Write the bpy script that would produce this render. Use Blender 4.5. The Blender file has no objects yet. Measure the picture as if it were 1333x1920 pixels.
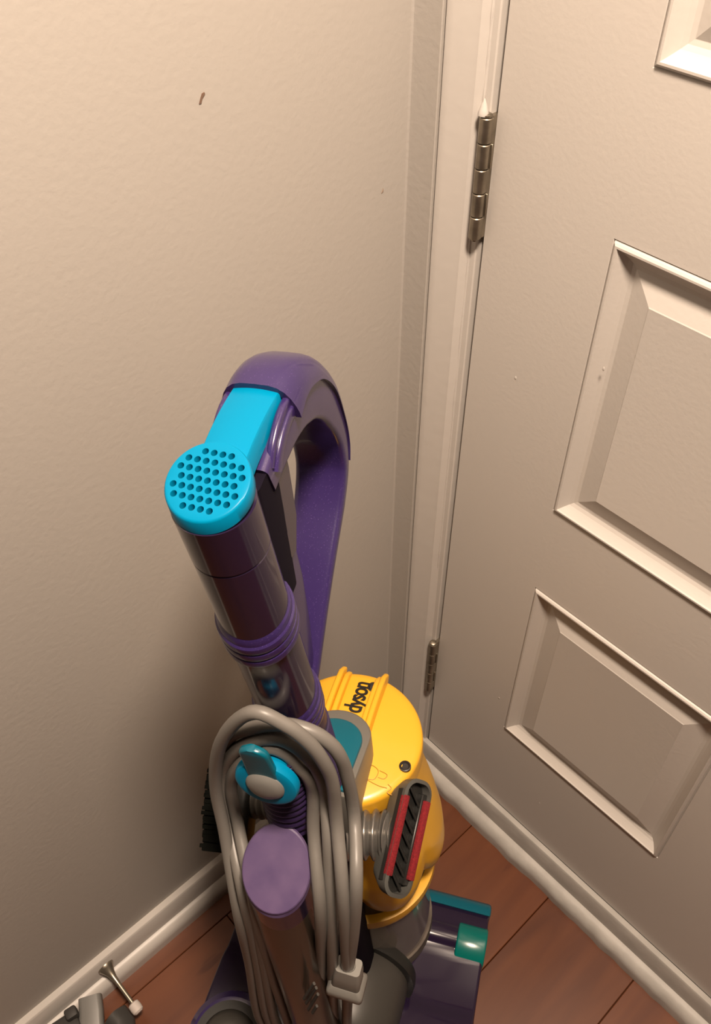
import bpy, bmesh, math, random
from mathutils import Matrix, Vector, noise
from math import sin, cos, pi, radians, sqrt, atan2

random.seed(7)
scene = bpy.context.scene
col = scene.collection

# ------------------------------------------------------------------ camera
# world: left wall is x=0, door face is y=0, floor is z=0 (metres)
FPX = 1646.987
CAM = Vector((0.5391, -0.58, 1.3651))
YAW, PITCH, ROLL = radians(47.6789), radians(45.9242), radians(-0.3)
_f = Vector((-sin(YAW) * cos(PITCH), cos(YAW) * cos(PITCH), -sin(PITCH)))
_r0 = Vector((cos(YAW), sin(YAW), 0)); _u0 = _r0.cross(_f)
_r = cos(ROLL) * _r0 + sin(ROLL) * _u0
_u = -sin(ROLL) * _r0 + cos(ROLL) * _u0
cam_data = bpy.data.cameras.new('camera')
cam = bpy.data.objects.new('camera', cam_data); col.objects.link(cam)
cam_data.sensor_fit = 'VERTICAL'; cam_data.sensor_height = 36.0
cam_data.lens = FPX / 1920 * 36.0
cam_data.clip_start = 0.01
cam.matrix_world = Matrix(((_r.x, _u.x, -_f.x, CAM.x), (_r.y, _u.y, -_f.y, CAM.y), (_r.z, _u.z, -_f.z, CAM.z), (0, 0, 0, 1)))
scene.camera = cam

# ------------------------------------------------------------------ light
world = bpy.data.worlds.new('world'); scene.world = world; world.use_nodes = True
world.node_tree.nodes['Background'].inputs[0].default_value = (1.0, 0.74, 0.52, 1)
world.node_tree.nodes['Background'].inputs[1].default_value = 0.0
LAMP_POS = (0.58, -0.43, 2.08)
ld = bpy.data.lights.new('ceiling_lamp_light', 'AREA'); ld.shape = 'DISK'; ld.size = 0.22; ld.energy = 41; ld.color = (1.0, 0.790, 0.615)
lo = bpy.data.objects.new('ceiling_lamp_light', ld); col.objects.link(lo); lo.location = LAMP_POS    # faces down, inside the lamp's shade
scene.view_settings.view_transform = 'Standard'; scene.view_settings.look = 'None'
scene.view_settings.gamma = 1.0; scene.view_settings.use_curve_mapping = False
scene.view_settings.exposure = 0.0

# ------------------------------------------------------------------ helpers
def tag(o, label=None, cat=None, group=None, kind=None):
    if label: o['label'] = label
    if cat: o['category'] = cat
    if group: o['group'] = group
    if kind: o['kind'] = kind
    return o

def empty(name, loc=(0, 0, 0), rz=0, parent=None):
    o = bpy.data.objects.new(name, None); col.objects.link(o)
    o.location = loc; o.rotation_euler = (0, 0, rz); o.empty_display_size = 0.02
    if parent: o.parent = parent
    return o

def build(name, geo, m, parent=None, tf=None, angle=38, smooth=True):
    """geo = (verts, faces) -> ONE mesh object"""
    v, f = geo
    me = bpy.data.meshes.new(name)
    me.from_pydata([tuple(p) for p in v], [], [tuple(q) for q in f])
    if tf is not None: me.transform(tf)
    bm = bmesh.new(); bm.from_mesh(me)
    bmesh.ops.remove_doubles(bm, verts=bm.verts, dist=1e-6)
    bmesh.ops.recalc_face_normals(bm, faces=bm.faces)
    bm.to_mesh(me); bm.free()
    if smooth:
        me.shade_smooth(); me.set_sharp_from_angle(angle=radians(angle))
    me.materials.append(m)
    o = bpy.data.objects.new(name, me); col.objects.link(o)
    if parent: o.parent = parent
    return o

def join(*gs):
    V, Fc = [], []
    for v, f in gs:
        n = len(V); V += [Vector(p) for p in v]; Fc += [tuple(i + n for i in q) for q in f]
    return V, Fc

def xf(g, m): return [m @ Vector(p) for p in g[0]], g[1]

def box(x0, x1, y0, y1, z0, z1, bev=0.0, seg=2):
    bm = bmesh.new(); bmesh.ops.create_cube(bm, size=1)
    for v in bm.verts:
        v.co = Vector(((x0 + x1) / 2 + v.co.x * (x1 - x0), (y0 + y1) / 2 + v.co.y * (y1 - y0), (z0 + z1) / 2 + v.co.z * (z1 - z0)))
    if bev > 0: bmesh.ops.bevel(bm, geom=bm.edges[:], offset=bev, segments=seg, profile=0.5, affect='EDGES')
    bm.verts.index_update()
    g = [v.co.copy() for v in bm.verts], [tuple(v.index for v in f.verts) for f in bm.faces]
    bm.free(); return g

def lathe(prof, n=48, cap0=True, cap1=True, sx=1.0, sy=1.0):
    V, Fc = [], []
    for r, z in prof:
        for i in range(n):
            a = 2 * pi * i / n; V.append(Vector((r * cos(a) * sx, r * sin(a) * sy, z)))
    for k in range(len(prof) - 1):
        for i in range(n):
            j = (i + 1) % n; Fc.append((k * n + i, k * n + j, (k + 1) * n + j, (k + 1) * n + i))
    if cap0: Fc.append(tuple(reversed(range(n))))
    if cap1: Fc.append(tuple(range((len(prof) - 1) * n, len(prof) * n)))
    return V, Fc

def frame(origin, zdir, xref=(1, 0, 0)):
    z = Vector(zdir).normalized(); x = Vector(xref); x = (x - z * x.dot(z)).normalized(); y = z.cross(x)
    o = Vector(origin)
    return Matrix(((x.x, y.x, z.x, o.x), (x.y, y.y, z.y, o.y), (x.z, y.z, z.z, o.z), (0, 0, 0, 1)))

def spline(pts, n):
    """Catmull-Rom resample to about n points"""
    P = [Vector(p) for p in pts]; P = [2 * P[0] - P[1]] + P + [2 * P[-1] - P[-2]]
    segs = len(P) - 3; out = []
    per = max(2, int(n / segs))
    for s in range(segs):
        a, b, c, d = P[s:s + 4]
        for i in range(per):
            t = i / per
            out.append(0.5 * ((2 * b) + (c - a) * t + (2 * a - 5 * b + 4 * c - d) * t * t + (3 * b - a - 3 * c + d) * t ** 3))
    out.append(P[-2]); return out

def sweep(path, section, xref=None, caps=True, closed_section=True):
    """section: fn(i, u) -> list of 2D points, or list. Frames by parallel transport, or fixed xref as first axis."""
    P = [Vector(p) for p in path]; n = len(P); V, Fc = [], []
    nprev = None
    for i in range(n):
        t = (P[min(i + 1, n - 1)] - P[max(i - 1, 0)]).normalized()
        if xref is not None:
            a = Vector(xref); a = (a - t * a.dot(t)).normalized()
        else:
            if nprev is None:
                a = t.orthogonal().normalized()
            else:
                a = (nprev - t * nprev.dot(t)).normalized()
            nprev = a
        b = t.cross(a)
        sec = section(i, i / (n - 1)) if callable(section) else section
        for s in sec: V.append(P[i] + a * s[0] + b * s[1])
    m = len(sec)
    for i in range(n - 1):
        for k in range(m):
            l = (k + 1) % m
            Fc.append((i * m + k, i * m + l, (i + 1) * m + l, (i + 1) * m + k))
    if caps: Fc.append(tuple(reversed(range(m)))); Fc.append(tuple(range((n - 1) * m, n * m)))
    return V, Fc

def circ(r, m=12): return [(r * cos(2 * pi * i / m), r * sin(2 * pi * i / m)) for i in range(m)]

def rrect(w, h, r, k=4):
    out = []
    r = min(r, w / 2 - 1e-5, h / 2 - 1e-5)
    for cx, cy, a0 in ((w / 2 - r, h / 2 - r, 0), (-w / 2 + r, h / 2 - r, pi / 2), (-w / 2 + r, -h / 2 + r, pi), (w / 2 - r, -h / 2 + r, 3 * pi / 2)):
        for i in range(k + 1):
            a = a0 + pi / 2 * i / k; out.append((cx + r * cos(a), cy + r * sin(a)))
    return out

def prism(outline, z0, z1, bev=0.0, seg=2, ztop=None):
    """outline 2D -> solid between z0 and z1 (ztop(x,y) overrides the top)"""
    bm = bmesh.new()
    vs = [bm.verts.new((p[0], p[1], z0)) for p in outline]
    f = bm.faces.new(vs)
    r = bmesh.ops.extrude_face_region(bm, geom=[f])
    tv = [e for e in r['geom'] if isinstance(e, bmesh.types.BMVert)]
    for v in tv: v.co.z = ztop(v.co.x, v.co.y) if ztop else z1
    if bev > 0:
        ts = set(tv)
        ed = [e for e in bm.edges if e.verts[0] in ts and e.verts[1] in ts]
        bmesh.ops.bevel(bm, geom=ed, offset=bev, segments=seg, profile=0.5, affect='EDGES')
    bm.verts.index_update()
    g = [v.co.copy() for v in bm.verts], [tuple(v.index for v in fc.verts) for fc in bm.faces]
    bm.free(); return g

def ribbed(path, r, ribs, amp, m=28, per=6):
    P = spline(path, ribs * per)
    n = len(P)
    def sec(i, u):
        rr = r + amp * (0.5 + 0.5 * cos(2 * pi * ribs * u)) ** 0.7
        return circ(rr, m)
    return sweep(P, sec)

# ------------------------------------------------------------------ materials
MATS = {}
def mat(name, color, rough=0.5, metal=0.0, spec=0.5, bump=None, vary=None, coat=0.0, trans=0.0, flake=0.0, stretch=None, emit=0):
    if name in MATS: return MATS[name]
    m = bpy.data.materials.new(name); m.use_nodes = True; nt = m.node_tree; N = nt.nodes; L = nt.links
    b = N['Principled BSDF']
    b.inputs['Base Color'].default_value = (*color, 1); b.inputs['Roughness'].default_value = rough
    b.inputs['Metallic'].default_value = metal; b.inputs['Specular IOR Level'].default_value = spec
    b.inputs['Coat Weight'].default_value = coat; b.inputs['Coat Roughness'].default_value = 0.08
    b.inputs['Transmission Weight'].default_value = trans
    if emit:
        b.inputs['Emission Color'].default_value = (*color, 1); b.inputs['Emission Strength'].default_value = emit
    tc = N.new('ShaderNodeTexCoord'); src = tc.outputs['Object']
    if stretch:
        mp = N.new('ShaderNodeMapping'); mp.inputs['Scale'].default_value = stretch
        L.new(src, mp.inputs['Vector']); src = mp.outputs['Vector']
    if vary:
        sc, amt = vary[0], vary[1]
        c2 = vary[2] if len(vary) > 2 else tuple(c * (1 - amt) for c in color)
        nz = N.new('ShaderNodeTexNoise'); nz.inputs['Scale'].default_value = sc; nz.inputs['Detail'].default_value = 6
        rp = N.new('ShaderNodeValToRGB'); rp.color_ramp.elements[0].color = (*c2, 1); rp.color_ramp.elements[1].color = (*color, 1)
        rp.color_ramp.elements[0].position = 0.32; rp.color_ramp.elements[1].position = 0.62
        L.new(src, nz.inputs['Vector']); L.new(nz.outputs['Fac'], rp.inputs['Fac']); L.new(rp.outputs['Color'], b.inputs['Base Color'])
    if flake:
        vz = N.new('ShaderNodeTexVoronoi'); vz.inputs['Scale'].default_value = 2200
        L.new(tc.outputs['Object'], vz.inputs['Vector'])
        lt = N.new('ShaderNodeMath'); lt.operation = 'LESS_THAN'; lt.inputs[1].default_value = flake
        sp = N.new('ShaderNodeSeparateColor'); L.new(vz.outputs['Color'], sp.inputs['Color']); L.new(sp.outputs[0], lt.inputs[0])
        mx = N.new('ShaderNodeMix'); mx.data_type = 'RGBA'
        mx.inputs[6].default_value = (*color, 1); mx.inputs[7].default_value = (min(1, color[0] * 2.6), min(1, color[1] * 2.8), min(1, color[2] * 1.9), 1)
        L.new(lt.outputs[0], mx.inputs[0]); L.new(mx.outputs[2], b.inputs['Base Color'])
    if bump:
        nb = N.new('ShaderNodeTexNoise'); nb.inputs['Scale'].default_value = bump[0]; nb.inputs['Detail'].default_value = 4
        bp = N.new('ShaderNodeBump'); bp.inputs['Strength'].default_value = bump[1]; bp.inputs['Distance'].default_value = bump[2] if len(bump) > 2 else 0.001
        L.new(src, nb.inputs['Vector']); L.new(nb.outputs['Fac'], bp.inputs['Height']); L.new(bp.outputs['Normal'], b.inputs['Normal'])
    MATS[name] = m; return m

M_wall = mat('wall_paint', (0.415, 0.390, 0.360), 0.55, bump=(160, 0.22, 0.0012), spec=0.35)
M_door = mat('door_paint', (0.575, 0.545, 0.51), 0.42, bump=(220, 0.14, 0.001), spec=0.45)
M_trim = mat('trim_paint', (0.56, 0.532, 0.5), 0.38, bump=(60, 0.22, 0.0015), spec=0.45)
M_sill = mat('sill_paint', (0.46, 0.44, 0.41), 0.5, bump=(45, 0.5, 0.002), vary=(26, 0.14))
M_ceil = mat('ceiling_paint', (0.6, 0.58, 0.55), 0.8)
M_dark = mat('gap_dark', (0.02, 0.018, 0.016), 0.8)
M_hinge = mat('hinge_nickel', (0.33, 0.29, 0.23), 0.38, metal=0.9, vary=(60, 0.35), bump=(300, 0.1))
M_purple = mat('purple_plastic', (0.029, 0.0165, 0.086), 0.28, coat=0.35, flake=0.02)
M_purple_d = mat('purple_smooth', (0.0165, 0.0095, 0.03), 0.16, coat=0.4)
M_purple_h = mat('purple_hose', (0.022, 0.012, 0.048), 0.4)
M_purple_l = mat('purple_cap', (0.082, 0.055, 0.135), 0.42, vary=(38, 0.2, (0.115, 0.078, 0.165)))
M_fin = mat('purple_black', (0.006, 0.0042, 0.010), 0.7, spec=0.08)
M_teal = mat('teal_plastic', (0, 0.195, 0.365), 0.32, spec=0.12)
M_teal_d = mat('teal_dark', (0, 0.105, 0.155), 0.28, coat=0.2)
M_green = mat('green_plastic', (0, 0.1425, 0.1237), 0.22, coat=0.3)
M_yellow = mat('yellow_plastic', (0.7568, 0.4042, 0.02408), 0.34, coat=0.15)
M_grey = mat('grey_plastic', (0.144, 0.1368, 0.1224), 0.38)
M_grey_l = mat('grey_light', (0.1782, 0.1749, 0.165), 0.42)
M_cord = mat('cord_rubber', (0.1581, 0.1488, 0.1364), 0.42, bump=(200, 0.05))
M_plug = mat('plug_plastic', (0.21, 0.205, 0.19), 0.4)
M_spring = mat('neck_silver', (0.312, 0.3, 0.282), 0.24, metal=0.75)
M_black = mat('black_plastic', (0.016, 0.016, 0.015), 0.4)
M_brush = mat('black_bristle', (0.0035, 0.004, 0.003), 0.9, spec=0.1, vary=(90, 0.5))
M_red = mat('red_lint', (0.225, 0.006, 0.012), 0.85, bump=(900, 0.7, 0.001), vary=(500, 0.35))
M_duct = mat('duct_smoke', (0.036, 0.028, 0.021), 0.3, coat=0.3)
M_clear = mat('clear_bin', (0.80, 0.74, 0.68), 0.10, trans=0.85, spec=0.5)
M_dust = mat('bin_dust', (0.14, 0.115, 0.095), 0.8, vary=(40, 0.4))
M_screw = mat('screw_dark', (0.02, 0.016, 0.014), 0.45)
M_ink = mat('black_ink', (0.012, 0.010, 0.008), 0.5)
M_scrawl = mat('scratched_ink', (0.40, 0.19, 0.012), 0.5)
M_motor = mat('motor_grey', (0.05, 0.047, 0.042), 0.4)
M_metal = mat('doorstop_metal', (0.36, 0.32, 0.26), 0.35, metal=0.85)
M_rubber = mat('rubber_white', (0.62, 0.56, 0.52), 0.6)
M_subfloor = mat('subfloor', (0.035, 0.018, 0.010), 0.9)

def wood(name, seed):
    m = bpy.data.materials.new(name); m.use_nodes = True; nt = m.node_tree; N = nt.nodes; L = nt.links
    b = N['Principled BSDF']; b.inputs['Roughness'].default_value = 0.36; b.inputs['Specular IOR Level'].default_value = 0.4
    tc = N.new('ShaderNodeTexCoord'); mp = N.new('ShaderNodeMapping')
    mp.inputs['Scale'].default_value = (22, 3.0, 22); mp.inputs['Location'].default_value = (seed * 3.1, seed * 1.7, 0)
    L.new(tc.outputs['Object'], mp.inputs['Vector'])
    n1 = N.new('ShaderNodeTexNoise'); n1.inputs['Scale'].default_value = 1.2; n1.inputs['Detail'].default_value = 8; n1.inputs['Distortion'].default_value = 0.8
    L.new(mp.outputs['Vector'], n1.inputs['Vector'])
    r1 = N.new('ShaderNodeValToRGB'); e = r1.color_ramp.elements
    k = 1.0 + 0.10 * sin(seed * 2.3)
    e[0].position = 0.28; e[0].color = (0.090 * k, 0.026 * k, 0.0095 * k, 1)
    e[1].position = 0.70; e[1].color = (0.138 * k, 0.044 * k, 0.0160 * k, 1)
    L.new(n1.outputs['Fac'], r1.inputs['Fac'])
    # dark knots and streaks in the print
    mp2 = N.new('ShaderNodeMapping'); mp2.inputs['Scale'].default_value = (34, 7, 30); mp2.inputs['Location'].default_value = (seed * 5.3, seed * 2.9, 1)
    L.new(tc.outputs['Object'], mp2.inputs['Vector'])
    n2 = N.new('ShaderNodeTexNoise'); n2.inputs['Scale'].default_value = 1.0; n2.inputs['Detail'].default_value = 3
    L.new(mp2.outputs['Vector'], n2.inputs['Vector'])
    r2 = N.new('ShaderNodeValToRGB'); r2.color_ramp.elements[0].position = 0.66; r2.color_ramp.elements[0].color = (1, 1, 1, 1)
    r2.color_ramp.elements[1].position = 0.74; r2.color_ramp.elements[1].color = (0.62, 0.55, 0.50, 1)
    L.new(n2.outputs['Fac'], r2.inputs['Fac'])
    mx = N.new('ShaderNodeMix'); mx.data_type = 'RGBA'; mx.blend_type = 'MULTIPLY'; mx.inputs[0].default_value = 1.0
    L.new(r1.outputs['Color'], mx.inputs[6]); L.new(r2.outputs['Color'], mx.inputs[7]); L.new(mx.outputs[2], b.inputs['Base Color'])
    return m
M_wood = [wood('floor_wood_%d' % i, i + 1) for i in range(4)]

# ------------------------------------------------------------------ the setting
RX, RY, RZ = 3.2, -4.2, 2.44           # room extents
DX0, DX1 = 0.0772, 0.965                # door leaf edges
DZ0, DZ1 = 0.0754, 2.105
def struct(name, geo, m, parent=None, label=None, **k):
    o = build(name, geo, m, parent, **k)
    if parent is None: o['kind'] = 'structure'
    if label: o['label'] = label
    return o

floor = struct('floor', box(-0.1, RX + 0.1, RY - 0.1, 0.1, -0.06, -0.0125), M_subfloor, smooth=False, label='reddish brown wood plank floor')
floor['category'] = 'floor'
wall_left = struct('wall_left', box(-0.1, 0, RY, 0.1, -0.06, RZ), M_wall, smooth=False, label='cream painted plaster wall beside the door'); wall_left['category'] = 'wall'
wl = [box(-0.0, 0.06, 0.0, 0.1, -0.06, RZ), box(0.98, RX + .1, 0.0, 0.1, -0.06, RZ), box(0.06, 0.98, 0.0, 0.1, 2.13, RZ)]
wall_front = struct('wall_front', join(*wl), M_wall, smooth=False, label='cream painted wall that holds the door'); wall_front['category'] = 'wall'
wall_right = struct('wall_right', box(RX, RX + 0.1, RY, 0, -0.06, RZ), M_wall, smooth=False, label='cream painted wall to the right of the door'); wall_right['category'] = 'wall'
wall_back = struct('wall_back', box(-0.1, RX + 0.1, RY - 0.1, RY, -0.06, RZ), M_wall, smooth=False, label='cream painted wall opposite the door'); wall_back['category'] = 'wall'
ceiling = struct('ceiling', box(-0.1, RX + 0.1, RY - 0.1, 0.1, RZ, RZ + 0.08), M_ceil, smooth=False, label='white painted ceiling'); ceiling['category'] = 'ceiling'

# scuffs on the left wall
def blob(y, z, pts, nm, m):
    V = [(0.0, y + a, z + b) for a, b in pts] + [(0.0006, y + a, z + b) for a, b in pts]; n = len(pts)
    Fc = [tuple(range(n)), tuple(range(n, 2 * n))] + [(i, (i + 1) % n, n + (i + 1) % n, n + i) for i in range(n)]
    return build(nm, (V, Fc), m, wall_left, smooth=False)
M_scuff = mat('scuff_brown', (0.16, 0.10, 0.07), 0.8)
blob(-0.232, 1.127, [(-0.0028, -0.0036), (-0.0010, -0.0036), (0.0004, -0.0006), (0.0030, 0.0018), (0.0026, 0.0030), (0.0006, 0.0026), (-0.0008, 0.0002)], 'scuff', M_scuff)
blob(-0.055, 1.001, [(-0.001, -0.002), (0.0014, -0.001), (0.001, 0.002)], 'scuff', mat('scuff_pale', (0.3, 0.23, 0.18), 0.8))

# planks: long side runs towards the door
PW = 0.155; px0 = 0.05 - PW
k = 0; shared = {}
for i in range(24):
    xa = px0 + i * PW; xb = min(xa + PW, RX + 0.05)
    if xa > RX: break
    y = 0.02; j = 0
    first = [0.78, 0.42, 1.05, 0.60][i % 4]
    while y > RY:
        ln = first if j == 0 else 1.25
        y1 = max(y - ln, RY - 0.02)
        o = build('plank', box(xa + 0.0004, xb - 0.0004, y1 + 0.0005, y - 0.0005, -0.0125, 0.0, 0.0009, 1), M_wood[(i * 3 + j) % 4], floor, smooth=False)
        y = y1; j += 1
        if y1 <= RY: break

# baseboards with shoe moulding
def base_profile(t, h, sw, sh):
    p = [(0, 0), (0, h), (t * 0.82, h), (t, h - 0.0025), (t, sh)]
    for q in range(1, 6):
        a = pi / 2 * q / 5; p.append((t + (sw - t) * sin(a), sh - (sh * 0.55) * (1 - cos(a))))
    p.append((sw, 0)); return p
BP = base_profile(0.0108, 0.0754, 0.0245, 0.030)
def board_geo(prof, s0, s1, along, wob=0.0, n=60):
    V, Fc = [], []; m = len(prof)
    for i in range(n + 1):
        s = s0 + (s1 - s0) * i / n
        for (a, z) in prof:
            d = 0
            if wob and a > 0.02: d = wob * (noise.noise(Vector((s * 16, 3.1, z * 8))) + 0.6 * noise.noise(Vector((s * 45, 1.0, 2.0))))
            V.append(Vector((a + d, s, z)) if along == 'y' else Vector((s, -(a + d), z)))
    for i in range(n):
        for q in range(m):
            r = (q + 1) % m; Fc.append((i * m + q, i * m + r, (i + 1) * m + r, (i + 1) * m + q))
    Fc.append(tuple(range(m))); Fc.append(tuple(range(n * m, n * m + m)))
    return V, Fc
bb = struct('baseboard_left', board_geo(BP, RY, -0.024, 'y', 0.0006), M_trim, label='white painted baseboard with rounded shoe moulding on the left wall', angle=50); bb['category'] = 'baseboard'
BP2 = base_profile(0.0095, 0.0735, 0.0262, 0.030)
th = struct('trim_2', board_geo(BP2, 0.0, 0.985, 'x', 0.0030, 160), M_sill, label='worn white painted threshold strip along the foot of the door', angle=50); th['category'] = 'threshold'
bb2 = struct('baseboard_front', board_geo(BP, 1.06, RX, 'x'), M_trim, label='white painted baseboard on the wall to the right of the door', angle=50); bb2['category'] = 'baseboard'

# door casing (profile in x,y swept up z)
def vert_prof(prof, z0, z1, n=1):
    m = len(prof); V, Fc = [], []
    for i in range(n + 1):
        z = z0 + (z1 - z0) * i / n
        for x, y in prof: V.append(Vector((x, y, z)))
    for i in range(n):
        for q in range(m):
            r = (q + 1) % m; Fc.append((i * m + q, i * m + r, (i + 1) * m + r, (i + 1) * m + q))
    Fc.append(tuple(range(m))); Fc.append(tuple(range(n * m, n * m + m)))
    return V, Fc
CP = [(0.0318, 0.0), (0.0318, -0.0195), (0.0330, -0.0212), (0.0350, -0.0214), (0.0400, -0.0200), (0.056, -0.0132), (0.0605, -0.0120), (0.064, -0.0078), (0.0665, -0.0046), (0.0715, -0.0040), (0.0725, -0.0028), (0.0725, 0.06), (0.06, 0.06), (0.06, 0.0)]
build('wall_return', vert_prof([(0.0, 0.0), (0.0, -0.0262), (0.0015, -0.0246), (0.0040, -0.0240), (0.0300, -0.0230), (0.0308, -0.0222), (0.0310, 0.0)], 0.0, RZ), M_wall, wall_front, angle=25)
tr = struct('trim_1', vert_prof(CP, 0.0, 2.19), M_trim, label='white painted door casing and jamb with hinge side gap', angle=25); tr['category'] = 'door casing'
CPR = [(1.05, 0.0), (1.05, -0.0228), (1.02, -0.0215), (1.015, -0.0165), (0.985, -0.012), (0.975, -0.004), (0.9697, -0.0028), (0.9697, 0.06), (0.982, 0.06), (0.982, 0.0)]
build('casing_leg', vert_prof(CPR, 0.0, 2.19), M_trim, tr, angle=25)
build('casing_head', box(0.0725, 0.9697, -0.02, 0.06, 2.109, 2.19, 0.002), M_trim, tr)
build('gap_shade_strip', box(0.06, 0.98, 0.045, 0.06, 0.0, 2.13), M_dark, tr, smooth=False)  # backing coloured near-black to give the shade inside the door gap

# paint drips and ridge on the casing edge (real relief)
def ridge(x, y, z0, z1, r, sd, n=26):
    P = []
    for i in range(n):
        t = i / (n - 1); P.append(Vector((x + 0.0006 * noise.noise(Vector((t * 9, sd, 0))), y, z0 + (z1 - z0) * t)))
    return sweep(P, lambda i, u: circ(max(0.0002, r * (0.55 + 0.7 * noise.noise(Vector((u * 11, sd, 4))))), 7))
build('paint_ridge', ridge(0.0655, -0.0058, 1.08, 1.25, 0.0014, 1.0), M_trim, tr)
build('paint_ridge', ridge(0.0655, -0.0056, 0.50, 0.965, 0.0013, 5.0), M_trim, tr)
build('paint_drip', xf(lathe([(0.0005, 0.010), (0.0022, 0.006), (0.0034, 0.002), (0.0045, -0.001), (0.0045, -0.003)], 10), Matrix.Translation((0.0715, -0.0115, 1.079))), M_trim, tr)

# door leaf with raised and fielded panels
door = empty('door_1'); tag(door, 'white painted panelled door with nickel hinges', 'door', kind='structure')
PX = [(0.2066, 0.4582), (0.585, 0.8366)]
PZ = [(0.2764, 0.5831), (0.7098, 1.0167), (1.1438, 1.4505), (1.5776, 1.8843)]
xs = sorted([DX0, DX1] + [v for p in PX for v in p]); zs = sorted([DZ0, DZ1] + [v for p in PZ for v in p])
V, Fc = [], []
def quad(a, b, c, d):
    n = len(V); V.extend([Vector(a), Vector(b), Vector(c), Vector(d)]); Fc.append((n, n + 1, n + 2, n + 3))
for i in range(len(xs) - 1):
    for j in range(len(zs) - 1):
        if i % 2 == 1 and j % 2 == 1: continue
        quad((xs[i], 0, zs[j]), (xs[i + 1], 0, zs[j]), (xs[i + 1], 0, zs[j + 1]), (xs[i], 0, zs[j + 1]))
D = 0.044
quad((DX0, 0, DZ0), (DX0, D, DZ0), (DX0, D, DZ1), (DX0, 0, DZ1)); quad((DX1, 0, DZ0), (DX1, D, DZ0), (DX1, D, DZ1), (DX1, 0, DZ1))
quad((DX0, 0, DZ0), (DX1, 0, DZ0), (DX1, D, DZ0), (DX0, D, DZ0)); quad((DX0, 0, DZ1), (DX1, 0, DZ1), (DX1, D, DZ1), (DX0, D, DZ1))
quad((DX0, D, DZ0), (DX1, D, DZ0), (DX1, D, DZ1), (DX0, D, DZ1))
build('door_leaf', (V, Fc), M_door, door, smooth=False)
PROF = [(0, 0), (0.0009, 0.0014), (0.0022, -0.0012), (0.0040, -0.0026), (0.0058, -0.0026), (0.0068, -0.0010), (0.0100, 0.0026), (0.0140, 0.0060), (0.0175, 0.0080), (0.0210, 0.0086), (0.0215, 0.0086), (0.0430, 0.0016), (0.0440, 0.0010), (0.0460, 0.0012)]
for (a, b) in PX:
    for (c, d) in PZ:
        V, Fc = [], []
        for s, y in PROF:
            V += [Vector((a + s, y, c + s)), Vector((b - s, y, c + s)), Vector((b - s, y, d - s)), Vector((a + s, y, d - s))]
        for q in range(len(PROF) - 1):
            for e in range(4): Fc.append((q * 4 + e, q * 4 + (e + 1) % 4, q * 4 + 4 + (e + 1) % 4, q * 4 + 4 + e))
        n = (len(PROF) - 1) * 4; Fc.append((n, n + 1, n + 2, n + 3))
        build('door_panel', (V, Fc), M_door, door, angle=9)
# small paint nibs on the leaf
for (x, z) in ((0.185, 1.205), (0.225, 0.90), (0.30, 1.17), (0.135, 0.84), (0.19, 0.33), (0.29, 0.17), (0.42, 1.09)):
    build('paint_nib', xf(lathe([(0.0013, 0), (0.0010, 0.00025), (0.0003, 0.0004)], 7), frame((x, 0.0, z), (0.0, -1, 0)) @ Matrix.Diagonal((1, 1.8, 1, 1))), M_door, door)
# hinges
def hinge(z0, z1):
    h = empty('hinge', parent=door); h['label'] = 'tarnished nickel butt hinge with five knuckles'
    n = 5; L_ = (z1 - z0) / n; cx, cy, r = 0.0735, -0.0092, 0.0058
    for i in range(n):
        a, b = z0 + i * L_ + 0.0004, z0 + (i + 1) * L_ - 0.0004
        g = lathe([(r - 0.0006, a), (r, a + 0.0006), (r, b - 0.0006), (r - 0.0006, b)], 20)
        build('knuckle', xf(g, Matrix.Translation((cx, cy, 0))), M_hinge, h)
        if i % 2 == 1: g2 = box(cx, 0.0802, -0.0062, -0.0040, a, b, 0.0003, 1)
        else: g2 = box(cx, 0.0790, -0.0075, -0.0052, a + 0.002, b - 0.0005, 0.0003, 1)
        build('leaf', g2, M_hinge, h)
    build('pin', xf(lathe([(0.0028, z0 - 0.002), (0.0028, z1), (0.0048, z1 + 0.0002), (0.0048, z1 + 0.0018), (0.003, z1 + 0.0028)], 16), Matrix.Translation((cx, cy, 0))), M_hinge, h)
    build('leaf_plate', box(0.0727, 0.0770, -0.0048, 0.03, z0, z1), M_hinge, h)
hinge(0.967, 1.075); hinge(0.230, 0.346); hinge(1.72, 1.828)
# smudge of grime below the middle hinge
build('lever_handle', join(xf(lathe([(0.026, 0), (0.026, 0.006), (0.022, 0.009), (0.010, 0.011), (0.010, 0.045)], 28), frame((0.905, 0, 0.98), (0, -1, 0))),
      box(0.79, 0.915, -0.056, -0.040, 0.971, 0.989, 0.005)), M_hinge, door)

# unseen ceiling lamp; opaque drum shade added to keep its light off the ceiling
lampT = empty('ceiling_lamp', (LAMP_POS[0], LAMP_POS[1], RZ)); tag(lampT, 'unseen ceiling lamp on a stem, nickel drum shade added to block upward light', 'lamp')
dz = LAMP_POS[2] - RZ
build('canopy', lathe([(0.055, 0), (0.055, -0.012), (0.04, -0.02), (0.0, -0.02)], 32, cap1=False), M_metal, lampT)
build('stem', lathe([(0.007, -0.02), (0.007, dz + 0.09)], 16), M_metal, lampT)
build('shade', lathe([(0.0, dz + 0.095), (0.112, dz + 0.093), (0.116, dz + 0.088), (0.120, dz - 0.012), (0.117, dz - 0.012), (0.112, dz + 0.086), (0.0, dz + 0.088)], 48, False, False), M_metal, lampT)

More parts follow.
